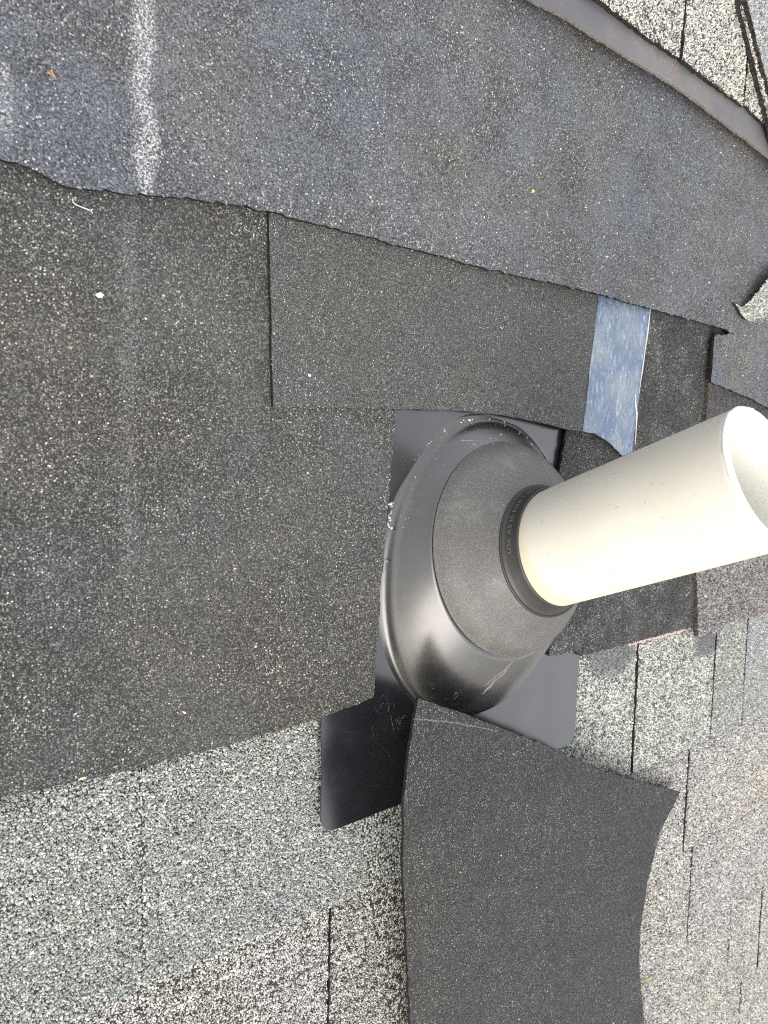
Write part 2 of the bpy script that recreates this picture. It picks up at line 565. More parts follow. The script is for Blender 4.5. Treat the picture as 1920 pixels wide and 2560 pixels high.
# ------------------------------------------------------------------ setting
gm = NT('unseen pale bounce ground')
gtc = gm.n('ShaderNodeTexCoord')
gm.l(gm.ramp(gm.noise(gtc.outputs['Object'], .6, 6), [(.35, (.33, .31, .27)), (.6, (.42, .39, .34)), (.75, (.20, .20, .14))]), gm.b.inputs['Base Color'])  # unseen ground, made pale to bounce warm light onto dome and pipe
gm.b.inputs['Roughness'].default_value = .95
me = bpy.data.meshes.new('ground')
me.from_pydata([(-600, -600, 0), (600, -600, 0), (600, 600, 0), (-600, 600, 0)], [], [(0, 1, 2, 3)])
ground = new_obj('ground', me, None, gm.m)
tag(ground, 'unseen pale bounce ground far below the roof', kind='structure')

def deck():
    bm = bmesh.new()
    bmesh.ops.create_cube(bm, size=1)
    for v in bm.verts:
        v.co = Vector((v.co.x * 5.0, v.co.y * 4.0 - .3, v.co.z * .02 - .030))
    me = bpy.data.meshes.new('roof')
    bm.to_mesh(me)
    bm.free()
    o = new_obj('roof', me, None, M_DECK((0, 0, 0)))
    o.matrix_world = RM
    tag(o, 'weathered asphalt shingle roof slope around the vent pipe', kind='structure')
    return o
roof = deck()
roof_ref = roof

EXPO = .138
def lap(vb, drop=.0056):
    return lambda Q: -drop * (np.atleast_2d(Q)[:, 1] - vb) / EXPO

def tab(u0, u1, vb, mat, grains=None, excl=(), ln=.215, top=0.0, r=.002, sk=0.0, jit=.0007, g=.0019, g2=None):
    u0 += g
    u1 -= g if g2 is None else g2
    vt = vb + ln
    ol = [(u0 + r, vb, 0), (u1 - r, vb, 0), (u1, vb + r, 0), (u1 + sk, vt, 0), (u0 + sk, vt, 0), (u0, vb + r, 0)]
    base = lap(vb)
    o, H, rr = sheet('shingle', ol, mat, thick=4.6, step=.02, jit=jit, grains=grains, excl=excl, parent=roof,
                     hf=lambda Q: base(Q) + top, wave=.0003, edge='old')
    return o

# --- outlines used to keep granules off covered ground
P_LEFT = [U(-640, -97, 2.5), B(0, 1995, 3), B(350, 1920, 3), B(560, 1866, 4), B(800, 1796, 6), B(922, 1748, 6.5), B(936, 1743, 6.5), B(940, 1640, 6.5),
          B(965, 1320, 6.5), B(991, 1022, 6.5), U(-95, 290, 4), U(-640, 290, 3)]
P_PATCH = [B(683, 1018, 9.5), B(760, 1019, 9.5), B(850, 1019, 9.5), B(990, 1022, 9.5), B(1150, 1027, 10), B(1250, 1037, 10.5), B(1340, 1054, 12), B(1420, 1074, 13), B(1483, 1083, 13.5),
           B(1522, 1106, 13), B(1560, 1142, 11), B(1584, 1132, 10), B(1602, 960, 9.5), B(1628, 760, 9.5), U(225, 300, 9), U(-212, 300, 8.5), B(673, 540, 9.5)]
P_LOOSE = [B(1045, 1745, 56), B(1150, 1781, 51), B(1260, 1823, 42), B(1385, 1871, 34), B(1500, 1926, 24), B(1620, 1960, 12), B(1700, 1980, 7),
           B(1650, 2080, 16), B(1620, 2200, 21), B(1602, 2320, 22), B(1598, 2400, 21), B(1610, 2560, 16), B(1660, 2720, 10),
           B(1300, 2900, 10), B(1030, 2720, 24), B(1025, 2560, 30), B(1018, 2400, 39), B(1008, 2200, 51), B(1008, 2000, 57), B(1022, 1880, 58)]
P_FLANGE = [U(-155, -185), U(148, -185), U(148, 150), U(-155, 150)]
hidden_low = [P_LOOSE]

NEAR = lambda Q: np.linalg.norm(np.c_[Q[:, :2], Q[:, 2]] - CAM, axis=1) < 2
G_LIGHT = [dict(sp=.00150, sz=.00190, flat=True, cover=.92)]
G_WORN = [dict(sp=.00155, sz=.00165, flat=True, cover=.60)]
G_WORNR = [dict(sp=.0019, sz=.0020, flat=True, cover=.68)]

XL = [P_LOOSE, P_LEFT, P_FLANGE]
# course under the dark sheets
tab(-.90, -.620, -.255, M_LIGHT)
tab(-.620, -.2895, -.255, M_LIGHT, G_LIGHT, XL, top=.0003, g2=.0002, jit=.0003)
tab(-.2895, .010, -.255, M_LIGHT, G_LIGHT, XL, top=-.0003, g=.0002, jit=.0003)
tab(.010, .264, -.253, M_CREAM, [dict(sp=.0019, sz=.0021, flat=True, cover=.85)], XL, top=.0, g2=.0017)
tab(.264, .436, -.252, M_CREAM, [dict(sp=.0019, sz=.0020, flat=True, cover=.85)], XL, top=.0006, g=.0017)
tab(.436, .519, -.252, M_LIGHT, G_WORNR, XL, top=.0006)
tab(.519, .74, -.252, M_BLUE, G_WORNR, XL, top=.0)
tab(.74, 1.1, -.252, M_LIGHT)
# next courses down
for vb, cuts, mats in ((-.394, (-.90, -.47, -.1385, .14, .398, .67, 1.0, 1.3), (M_WORN, M_WORN, M_WORN, M_WORN, M_WORN2, M_WORN2, M_WORN, M_WORN)),
                       (-.533, (-.80, -.40, -.02, .20, .4305, .69, .9, 1.3), (M_WORN, M_WORN, M_WORN2, M_WORN, M_WORN2, M_WORN, M_WORN2, M_WORN)),
                       (-.672, (-.9, -.5, -.1, .25, .5605, .657, .92, 1.3), (M_WORN, M_WORN2, M_WORN, M_WORN, M_WORN, M_WORN2, M_BLUE, M_WORN)),
                       (-.810, (-.7, -.3, .1, .42, .62, .80, 1.1, 1.4), (M_WORN, M_WORN2, M_WORN, M_WORN2, M_WORN, M_WORN, M_WORN2, M_WORN)),
                       (-.948, (-.8, -.3, .2, .55, .88, 1.3), (M_WORN, M_WORN2, M_WORN, M_WORN2, M_WORN, M_WORN))):
    for i in range(len(cuts) - 1):
        near = cuts[i] < 0 and vb > -.45
        gr = (G_WORN if near else G_WORNR)
        tab(cuts[i], cuts[i + 1], vb, mats[i], gr, hidden_low, top=rng.uniform(-.0007, .0008), g=.0006 if cuts[i] < 0 else .0019, g2=.0006 if cuts[i + 1] < 0 else None)

# ------------------------------------------------------------------ plumbing vent flashing
def empty(name, loc=(0, 0, 0)):
    o = bpy.data.objects.new(name, None)
    COL.objects.link(o)
    o.empty_display_size = .05
    o.matrix_world = RM @ Matrix.Translation(Vector(loc))
    return o

def plastic(name, col, rough, bumpscale, bumpst, dust=.0, spec=.5, coat=0.0, grain=0.0, bwide=.3):
    S = NT(name)
    tc = S.n('ShaderNodeTexCoord')
    co = tc.outputs['Object']
    n1 = S.noise(co, 14, 6, .6)
    c = S.mix(S.smooth(n1, .35, .7), col, tuple(x * 1.25 + .003 for x in col))
    if grain:
        c = S.mix(grain, c, S.mix(S.smooth(S.noise(co, 1000, 2, .6), .35, .65), .45, 1.6), 'MULTIPLY')
    if dust:
        d = S.smooth(S.noise(co, 55, 8, .72), .50, .80)
        sp = S.smooth(S.noise(co, 1500, 2, .5), .66, .72)
        c = S.mix(S.math('MULTIPLY', d, dust), c, (.30, .295, .28))
        c = S.mix(S.math('MULTIPLY', sp, min(1, dust * 2.2)), c, (.45, .44, .42))
    S.l(c, S.b.inputs['Base Color'])
    S.l(S.math('ADD', S.math('MULTIPLY', S.noise(co, 40, 5), .22), rough - .11), S.b.inputs['Roughness'])
    S.b.inputs['Specular IOR Level'].default_value = spec
    S.b.inputs['Coat Weight'].default_value = coat
    S.b.inputs['Coat Roughness'].default_value = rough * .8
    S.b.inputs['Coat IOR'].default_value = 1.55
    bp = S.n('ShaderNodeBump', Strength=bumpst, Distance=.0003)
    S.l(S.math('ADD', S.noise(co, bumpscale, 3, .6), S.math('MULTIPLY', S.noise(co, 25, 3), bwide)), bp.inputs['Height'])
    S.l(bp.outputs[0], S.b.inputs['Normal'])
    return S.m
M_FLANGE = plastic('black flange plastic', (.009, .010, .012), .24, 700, .05, .03, spec=1.0, coat=.85, bwide=1.0)
M_DOME = plastic('black moulded plastic', (.018, .0175, .017), .33, 1300, .18, .09, spec=1.0, coat=1.0)
M_COLLAR = plastic('grained thermoplastic', (.088, .085, .080), .48, 1300, .75, .30, grain=.5)
M_RING = plastic('dark rubber ring', (.030, .0295, .028), .45, 1600, .45, .06)

M_LETTER = plastic('worn raised letters', (.11, .107, .10), .5, 1600, .4, .05)
flash = empty('pipe_flashing')
tag(flash, 'black plastic vent pipe flashing with domed base and grey grained collar', 'pipe flashing')
flash['local'] = 1

def fl_h(Q):
    Q = np.atleast_2d(Q)
    x, y = Q[:, 0], Q[:, 1]
    s = np.clip((-.085 - y) / .1, 0, 1)
    a = np.clip((-.098 - y) / .035, 0, 1)
    b = np.clip((-.075 - x) / .085, 0, 1)
    lift = .0035 * a * a * (3 - 2 * a) * b ** 1.4
    return lift + .0022 + .0012 * s * s + .0010 * np.clip((x - .09) / .06, 0, 1) * s
def rounded(u0, u1, v0, v1, r):
    o = []
    for cx, cy, a0 in ((u1 - r, v0 + r, -90), (u1 - r, v1 - r, 0), (u0 + r, v1 - r, 90), (u0 + r, v0 + r, 180)):
        for k in range(7):
            a = math.radians(a0 + k * 15)
            o.append((cx + r * math.cos(a), cy + r * math.sin(a), 0))
    return o
fl_out = [(u - .002 * (u < -.14 and v < -.12), v + .0015 * (u < -.12 and v < -.16) , 0) for u, v, _ in rounded(-.1565, .1485, -.187, .150, .014)]
fl, FH, _ = sheet('base_flange', fl_out, M_FLANGE, thick=1.8, step=.008, jit=0, parent=flash, hf=fl_h, wave=.00025, edge=None)

def loft(name, loops, mat, parent, smooth=True, close=True, cap=False):
    N = len(loops[0])
    V = np.concatenate(loops)
    F = []
    q = np.arange(N)
    for i in range(len(loops) - 1):
        a, b = i * N, (i + 1) * N
        F.append(np.c_[a + q, a + (q + 1) % N, b + (q + 1) % N, b + q])
    F = np.concatenate(F)
    faces = [F]
    me = np_mesh(name, V, faces, None, np.full(len(F), smooth))
    if cap:
        pass
    o = new_obj(name, me, parent, mat)
    return o

NTH = 144
TH = np.arange(NTH) / NTH * 2 * math.pi
E2 = np.array([0, math.cos(PITCH), -math.sin(PITCH)])           # across the pipe, up the slope
def ring(R, h, off=(0, 0), tilt=0.0):
    """circle about the pipe's axis at height h along the plumb line; tilt turns its plane towards the roof's"""
    a = PITCH - tilt
    e2 = np.array([0, math.cos(a), -math.sin(a)])
    c = UP * h + np.array([off[0], off[1], 0])
    return c + R * np.cos(TH)[:, None] * np.array([1, 0, 0]) + R * np.sin(TH)[:, None] * e2
def oval(su, sv, cu, cv, w, ex=2.25):
    c, s = np.cos(TH), np.sin(TH)
    r = (np.abs(c) ** ex + np.abs(s) ** ex) ** (-1 / ex)
    return np.c_[cu + su * r * c, cv + sv * r * s, np.full(NTH, w)]
COLL = ring(.0872, .0405, (0, .0119), math.radians(13))
base_loops = [oval(.1120, .1350, 0, .005, .0012)]
KH = 1 - .90 * np.clip(np.sin(TH), 0, 1) ** 1.5
for ins, hh in ((.0062, .0021), (.0036, .0027), (.0018, .0040), (.0007, .0058), (-.0001, .0078), (-.0010, .0098), (-.0022, .0116)):
    lp = oval(.1045 + ins, .1280 + ins, 0, .005, hh, 2.1)
    lp[:, 2] = .0021 + (hh - .0021) * KH
    base_loops.append(lp)
last = base_loops[-1]
for t in np.linspace(.12, 1, 12):
    p = last * (1 - t) + COLL * t
    bulge = math.sin(t * math.pi) * (.0002 + .0016 * np.clip(-np.sin(TH), 0, 1))[:, None]
    rad = p - np.array([0, .006, 0])
    rad[:, 2] = 0
    rad /= np.linalg.norm(rad, axis=1)[:, None]
    base_loops.append(p + bulge * (rad * .6 + np.array([0, 0, .7])))
base_loops.append(ring(.0862, .0398, (0, .0119), math.radians(13)))
base_loops.append(ring(.0830, .0400, (0, .0119), math.radians(13)))
dome = loft('dome', base_loops, M_DOME, flash)

col_loops = [ring(.0840, .0405, (0, .0119), math.radians(13)), ring(.0880, .0413, (0, .0119), math.radians(13)),
             ring(.0882, .0419, (0, .0119), math.radians(13)), ring(.0876, .0425, (0, .0119), math.radians(13))]
c0, c1 = ring(.0873, .0428, (0, .0119), math.radians(13)), ring(.0524, .0770, (0, .0006), math.radians(10))
for t in np.linspace(.04, 1, 16):
    p = c0 * (1 - t) + c1 * t
    rad = p / np.linalg.norm(p, axis=1)[:, None]
    col_loops.append(p + (rad * .0052 * math.sin(t * math.pi) * (1 - .9 * t)) - UP * .0025 * math.sin(t * math.pi) * t)
col_loops += [ring(.0518, .0776, (0, .0006), math.radians(10)), ring(.0508, .0770, (0, .0006), math.radians(10))]
collar = loft('rubber_collar', col_loops, M_COLLAR, flash)

T10 = math.radians(10)
rg = [ring(r_, h_, (0, .0006), T10) for r_, h_ in ((.0516, .0766), (.0522, .0776), (.0522, .0785), (.0518, .0790), (.0511, .0790), (.0507, .0785),
      (.0501, .0788), (.0489, .0816), (.0477, .0856), (.0468, .0890), (.0467, .0899), (.0464, .0908), (.0458, .0913), (.0452, .0911), (.0447, .0902), (.0446, .0840))]
lip = loft('sealing_ring', rg, M_RING, collar)

# raised lettering on the ring
def lettering():
    cu = bpy.data.curves.new('lettering', 'FONT')
    cu.body = 'USE AS IS FOR 3 DIA.'
    cu.size = 1.0
    cu.extrude = .035
    cu.space_character = 1.18
    cu.resolution_u = 3
    tmp = bpy.data.objects.new('lettering', cu)
    COL.objects.link(tmp)
    dg = bpy.context.evaluated_depsgraph_get()
    me = bpy.data.meshes.new_from_object(tmp.evaluated_get(dg))
    bpy.data.objects.remove(tmp)
    V = np.array([tuple(v.co) for v in me.vertices])
    x0, x1 = V[:, 0].min(), V[:, 0].max()
    a0, a1 = math.radians(180.5), math.radians(101)
    ang = a0 + (a1 - a0) * (V[:, 0] - x0) / (x1 - x0)
    # y runs from the pipe side (0) outward and down the band
    t = .30 + .45 * V[:, 1]
    R = .0470 + (.0500 - .0470) * t
    h = .0882 + (.0790 - .0882) * t
    lift = np.where(V[:, 2] > 0, .00030, -.0003)
    R = R + lift * .8
    h = h + lift * .6
    P = UP * h[:, None] + (R * np.cos(ang))[:, None] * np.array([1, 0, 0]) + (R * np.sin(ang))[:, None] * np.array([0, math.cos(PITCH - T10), -math.sin(PITCH - T10)]) + np.array([0, .0006, 0])
    for v, p in zip(me.vertices, P):
        v.co = p
    me.update()
    me.name = 'lettering'
    return new_obj('lettering', me, collar, M_LETTER)
lettering()

def tube(bm, pts, r, sides=6, close=False):
    pts = [Vector(p) for p in pts]
    rings = []
    for i, p in enumerate(pts):
        d = (pts[min(i + 1, len(pts) - 1)] - pts[max(i - 1, 0)]).normalized()
        a = d.orthogonal().normalized() if abs(d.z) > .9 else d.cross(Vector((0, 0, 1))).normalized()
        b = d.cross(a)
        rr = r[i] if hasattr(r, '__len__') else r
        rings.append([bm.verts.new(p + (a * math.cos(k / sides * 6.283) + b * math.sin(k / sides * 6.283)) * rr) for k in range(sides)])
    for i in range(len(rings) - 1):
        for k in range(sides):
            bm.faces.new((rings[i][k], rings[i][(k + 1) % sides], rings[i + 1][(k + 1) % sides], rings[i + 1][k]))
    bm.faces.new(rings[0][::-1])
    bm.faces.new(rings[-1])

def bm_obj(name, bm, mat, parent=None, smooth=False):
    bmesh.ops.recalc_face_normals(bm, faces=bm.faces)
    me = bpy.data.meshes.new(name)
    bm.to_mesh(me)
    bm.free()
    if smooth:
        for p in me.polygons:
            p.use_smooth = True
    return new_obj(name, me, parent, mat)

def emboss(lines, r=.00035):
    bm = bmesh.new()
    for ln in lines:
        pts = []
        for px, py in ln:
            p = B(px, py, 2.8)
            pts.append((p[0], p[1], float(FH(np.array([[p[0], p[1]]]))[0]) + .0001))
        tube(bm, pts, r)
    return bm
em1 = emboss([[(958, 1738), (968, 1748), (974, 1762), (972, 1778)], [(958, 1738), (937, 1768)], [(937, 1768), (946, 1780), (958, 1784), (971, 1779)],
              [(951, 1768), (954, 1762), (958, 1758)], [(959, 1757), (962, 1761)], [(966, 1761), (968, 1758)], [(984, 1757), (988, 1762), (985, 1768)], [(979, 1759), (982, 1757)]])
bm_obj('embossed_mark', em1, M_FLANGE, fl)
em2 = emboss([[(978, 1788), (981, 1806), (985, 1826)], [(994, 1795), (999, 1791), (1003, 1798)], [(989, 1802), (993, 1797)], [(992, 1805), (998, 1799)],
              [(996, 1808), (1003, 1801)], [(985, 1808), (990, 1816)], [(990, 1804), (996, 1812)], [(998, 1813), (1002, 1807)], [(995, 1818), (998, 1824)], [(1000, 1817), (1004, 1814)], [(1005, 1798), (1012, 1789)]])
bm_obj('embossed_mark', em2, M_FLANGE, fl)

# ------------------------------------------------------------------ vent pipe
def pipe_mat():
    S = NT('aged white pvc')
    tc = S.n('ShaderNodeTexCoord')
    co = tc.outputs['Object']
    sx = S.n('ShaderNodeSeparateXYZ')
    S.l(co, sx.inputs[0])
    c = S.mix(S.smooth(S.noise(co, 18, 5), .3, .7), (.62, .588, .505), (.65, .622, .55))
    # yellowed band next to the collar
    yb = S.smooth(sx.outputs[2], .093, .103, 1.0, 0.0)
    c = S.mix(S.math('MULTIPLY', yb, .55), c, (.62, .52, .34))
    # smears where the coating rubbed off
    mp = S.n('ShaderNodeMapping')
    S.l(co, mp.inputs['Vector'])
    mp.inputs['Scale'].default_value = (1, 1, .35)
    mp.inputs['Rotation'].default_value = (.5, .4, .3)
    sm = S.smooth(S.noise(mp.outputs[0], 32, 2, .4, .8), .60, .64)
    c = S.mix(S.math('MULTIPLY', sm, .22), c, (.66, .635, .56))
    gr = S.smooth(S.noise(co, 120, 6, .7), .62, .78)
    c = S.mix(S.math('MULTIPLY', gr, .28), c, (.42, .40, .35))
    sc = S.smooth(S.noise(mp.outputs[0], 420, 2, .5), .73, .76)
    c = S.mix(S.math('MULTIPLY', sc, .5), c, (.30, .29, .27))
    S.l(c, S.b.inputs['Base Color'])
    S.l(S.math('ADD', .33, S.math('MULTIPLY', S.noise(co, 50, 4), .2)), S.b.inputs['Roughness'])
    S.b.inputs['Specular IOR Level'].default_value = .5
    S.b.inputs['Subsurface Weight'].default_value = .0
    S.b.inputs['Subsurface Radius'].default_value = (.010, .008, .006)
    S.b.inputs['Subsurface Scale'].default_value = 1.0
    bp = S.n('ShaderNodeBump', Strength=.12, Distance=.0004)
    S.l(S.noise(co, 60, 5, .6), bp.inputs['Height'])
    S.l(bp.outputs[0], S.b.inputs['Normal'])
    return S.m
M_PIPE = pipe_mat()
M_BORE = simple_mat('brightened clean pvc inside', (.80, .785, .72), .45)  # unweathered bore, colour also lifted to stand in for light bouncing inside
def rim_mat():
    S = NT('sawn pvc')
    tc = S.n('ShaderNodeTexCoord')
    co = tc.outputs['Object']
    n = S.noise(co, 260, 6, .75)
    sx = S.n('ShaderNodeSeparateXYZ')
    S.l(co, sx.inputs[0])
    rr = S.math('SQRT', S.math('ADD', S.math('MULTIPLY', sx.outputs[0], sx.outputs[0]), S.math('MULTIPLY', sx.outputs[1], sx.outputs[1])))
    mid = S.smooth(S.math('ABSOLUTE', S.math('SUBTRACT', rr, .0418)), .0004, .0018, 1.0, 0.0)
    d = S.smooth(S.math('ADD', n, S.math('MULTIPLY', mid, .22)), .60, .78)
    c = S.mix(S.math('MULTIPLY', d, .55), (.78, .78, .76), (.33, .33, .38))
    S.l(c, S.b.inputs['Base Color'])
    S.b.inputs['Roughness'].default_value = .7
    bp = S.n('ShaderNodeBump', Strength=.6, Distance=.0008)
    S.l(n, bp.inputs['Height'])
    S.l(bp.outputs[0], S.b.inputs['Normal'])
    return S.m
M_RIM = rim_mat()

pipe = bpy.data.objects.new('vent_pipe', None)
COL.objects.link(pipe)
pipe.empty_display_size = .05
pipe.location = (0, 0, ROOF_Z)                                    # local z is plumb
tag(pipe, 'cream white plastic vent pipe rising out of the black flashing', 'vent pipe')
def circ(R, z, n=160, wob=None):
    th = np.arange(n) / n * 2 * math.pi
    r = R + (wob if wob is not None else 0)
    return np.c_[r * np.cos(th), r * np.sin(th), np.full(n, z)]
RO, RI, TOPZ = .04445, .0387, .2545
NP = 160
tilt = rng.normal(0, .00012, NP)
wall = [circ(RO, -.25, NP), circ(RO, .0, NP), circ(RO, .10, NP), circ(RO, .17, NP), circ(RO, TOPZ - .004, NP), circ(RO, TOPZ - .0012, NP)]
wall_o = loft('pipe_wall', wall + [circ(RO - .0002, TOPZ - .0009, NP)], M_PIPE, pipe)
burr = np.abs(np.convolve(np.tile(rng.normal(0, .00055, NP), 3), np.ones(5) / 5, 'same')[NP:2 * NP]) * 1.6
top_o = circ(RO, TOPZ, NP, burr * .8)
top_o[:, 2] += rng.normal(0, .00015, NP)
rim_o = loft('cut_rim', [circ(RO - .0003, TOPZ - .0016, NP), circ(RO + .0001, TOPZ - .0010, NP, burr), top_o, circ(RO - .0010, TOPZ + .0004, NP), circ((RO + RI) / 2, TOPZ + .0003, NP),
                         circ(RI + .0006, TOPZ + .0003, NP), circ(RI, TOPZ - .0005, NP), circ(RI - .0001, TOPZ - .002, NP)], M_RIM, pipe)
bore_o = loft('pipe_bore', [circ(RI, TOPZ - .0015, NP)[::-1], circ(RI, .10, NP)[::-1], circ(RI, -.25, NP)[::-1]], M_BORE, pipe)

from mathutils.bvhtree import BVHTree
def bvh(ob, mat=None):
    b = bmesh.new()
    b.from_mesh(ob.data)
    if mat is not None:
        b.transform(mat)
    t = BVHTree.FromBMesh(b)
    b.free()
    return t
def scuffs(name, ob, lines, r, mat, to_roof=None):
    """thin marks lying on a surface, each line given by places of the photograph"""
    t = bvh(ob, to_roof)
    for ln in lines:
        bm = bmesh.new()
        pts = []
        for i in range(len(ln) - 1):
            for k in range(4):
                q = k / 4
                pts.append((ln[i][0] * (1 - q) + ln[i + 1][0] * q + rng.normal(0, .5), ln[i][1] * (1 - q) + ln[i + 1][1] * q + rng.normal(0, .5)))
        pts.append(ln[-1])
        P = []
        for x, y in pts:
            h = t.ray_cast(Vector(CAM), Vector(ray(x, y)))
            if h[0] is not None:
                P.append(h[0])
        if len(P) < 3:
            bm.free()
            continue
        rad = [r * rng.uniform(.4, 1.2) * (.3 if i in (0, len(P) - 1) else 1) for i in range(len(P))]
        tube(bm, P, rad, 5)
        if to_roof is not None:
            bm.transform(to_roof.inverted())
        bm_obj(name, bm, mat, ob)
M_SCUFF = simple_mat('pale scuff', (.30, .30, .29), .7)
M_SCUFF2 = simple_mat('faint scuff', (.045, .048, .052), .6)
M_GRIME = simple_mat('dark scuff', (.20, .19, .165), .7)
scuffs('scuff', dome, [[(1284, 1652), (1268, 1668), (1250, 1690), (1232, 1708), (1204, 1738)], [(1272, 1668), (1258, 1686), (1246, 1696)], [(1262, 1672), (1240, 1692), (1226, 1712), (1210, 1728)], [(1240, 1686), (1222, 1706), (1212, 1716)], [(1236, 1704), (1222, 1722), (1206, 1734)],
                       [(1146, 1736), (1140, 1730), (1134, 1742)], [(1145, 1738), (1134, 1750)], [(1112, 1746), (1116, 1748)], [(1153, 1101), (1176, 1102), (1210, 1101)], [(1080, 1722), (1085, 1720)]], .00022, M_SCUFF)
scuffs('scuff', fl, [[(853, 1822), (862, 1828), (874, 1832), (886, 1829)], [(934, 1812), (931, 1824), (934, 1846)], [(915, 1880), (935, 1886), (955, 1880)], [(940, 1856), (956, 1868), (970, 1884), (978, 1900)], [(925, 1962), (936, 1966), (952, 1962), (962, 1956)], [(838, 1975), (841, 1985)], [(850, 2020), (853, 2026)]], .00011, M_SCUFF2)
TOR = RM.inverted() @ Matrix.Translation((0, 0, ROOF_Z))
scuffs('scuff', wall_o, [[(1519, 1412), (1530, 1438)], [(1528, 1426), (1532, 1440)], [(1887, 1384), (1892, 1391)], [(1898, 1382), (1904, 1389)], [(1812, 1363), (1815, 1366)], [(1609, 1260), (1615, 1256)], [(1627, 1214), (1634, 1208)], [(1529, 1186), (1542, 1182)], [(1384, 1490), (1390, 1497)], [(1690, 1420), (1705, 1422), (1728, 1423)], [(1365, 1385), (1370, 1392)], [(1440, 1395), (1452, 1402)]], .00016, M_GRIME, TOR)

# ------------------------------------------------------------------ dark sheets round the pipe
G_DARK = [dict(sp=.00150, sz=.00130, cover=.6), dict(sp=.0055, sz=.0016, cover=.25, range=(.78, .98))]
G_DARKU = [dict(sp=.00155, sz=.00130, cover=.6), dict(sp=.0065, sz=.0017, cover=.5, range=(.80, 1))]
G_FINE = [dict(sp=.0015, sz=.0009, cover=.6), dict(sp=.009, sz=.0009, cover=.4, range=(.85, 1))]

P_UPPER = [U(-640, 246, 12), B(0, 397, 13), B(60, 414, 14), B(100, 432, 15), B(150, 460, 15), B(170, 467, 14), B(230, 474, 13.5), B(300, 482, 13), B(400, 490, 13), B(500, 500, 13), B(590, 512, 13),
           B(670, 526, 13.5), B(780, 556, 14), B(900, 587, 14), B(1050, 627, 14.5), B(1200, 666, 15), B(1300, 690, 16), B(1400, 712, 18), B(1500, 735, 21), B(1560, 754, 21), B(1640, 775, 17), B(1700, 790, 15), B(1780, 813, 14.5), B(1815, 823, 15),
           B(1848, 842, 13.5), B(1826, 834, 12.6), B(1788, 838, 12.5), B(1783, 870, 13), B(1776, 955, 13), B(1800, 963, 13), B(1840, 981, 12.5), B(1880, 998, 12), B(1925, 1023, 12), B(1990, 1055, 12),
           U(620, 172, 11), U(900, 172, 10), U(900, 560, 3), U(-640, 560, 3)]
upper, UH, _ = sheet('dark_shingle', P_UPPER, M_UPPER, ctrl=[U(-300, 330, 9), U(-100, 330, 9), U(100, 330, 10), U(240, 320, 11), U(420, 330, 9), U(500, 250, 11), U(0, 440, 5), U(-350, 440, 5), U(300, 440, 5), U(500, 420, 5)],
                     thick=3.2, grains=G_DARKU, jit=.0008, wave=.0005)
tag(upper, 'bluish dark grey shingle across the top with a white chalky streak', 'shingle')
left, LH, _ = sheet('dark_shingle', P_LEFT, M_LEFT, ctrl=[U(-300, 60, 3), U(-200, 60, 3), U(-300, 240, 3.5), U(-150, 240, 5.5), U(-150, 100, 5.5)], thick=3.0, grains=G_DARK, excl=[P_PATCH], jit=.0007)
tag(left, 'large charcoal shingle at left lying over the flashing edge', 'shingle')
P_RIGHT = [B(1372, 1640, 6.5), B(1388, 1639, 6.5), B(1402, 1637, 6.5), B(1416, 1630, 6.5), B(1438, 1627, 6.5), B(1449, 1634, 6.2), B(1452, 1640, 6), B(1560, 1612, 4), B(1720, 1570, 3), B(1800, 1545, 3), U(480, -94, 2), U(480, 290, 1),
           U(105, 290, 5), B(1418, 1065, 6.5), B(1396, 1200, 6.5), B(1384, 1420, 6.5)]
right, RH, _ = sheet('dark_shingle', P_RIGHT, M_RIGHT, ctrl=[U(250, 60, 3.5), U(250, 200, 4), U(130, 20, 6)], thick=3.0, grains=G_DARK, jit=.0007)
tag(right, 'black shingle passing behind the white pipe with notched lower corner', 'shingle')
patch, PH, _ = sheet('shingle_patch', P_PATCH, M_PATCH, ctrl=[U(-60, 190, 9), U(60, 190, 9.5), U(150, 190, 10)], thick=3.0, grains=G_FINE, jit=.0003)
tag(patch, 'clean dark rectangular shingle piece tucked above the flashing', 'shingle piece')
loose, OH, _ = sheet('loose_shingle', P_LOOSE, M_LOOSE, ctrl=[B(1300, 2100, 40), B(1300, 2300, 33), B(1350, 1960, 40), B(1480, 2200, 31), B(1150, 2100, 52), B(1150, 2350, 40), B(1450, 2400, 27), B(1300, 2560, 22)], thick=2.8,
                     grains=[dict(sp=.0016, sz=.0010, cover=.6), dict(sp=.006, sz=.0009, cover=.5, range=(.85, 1))], jit=.0006)
tag(loose, 'loose charcoal shingle piece leaning on the flashing at bottom', 'shingle piece')

def crease():
    bm = bmesh.new()
    for i in range(150):
        t = i / 149 + rng.normal(0, .004)
        x, y = 1036 + 205 * t, 1797 + 12 * t + 18 * t * t + rng.normal(0, .9)
        p = on(x, y, OH, .0, 45)
        r = bmesh.ops.create_icosphere(bm, subdivisions=1, radius=rng.uniform(.00025, .0006))
        for v in r['verts']:
            v.co = Vector((v.co.x, v.co.y, v.co.z * .7)) + Vector(p)
    o = bm_obj('chalk_scratch', bm, simple_mat('dusty scratch', (.19, .187, .18), .8), loose)
    o.location = -(RM.inverted() @ loose.matrix_world.translation)
crease()

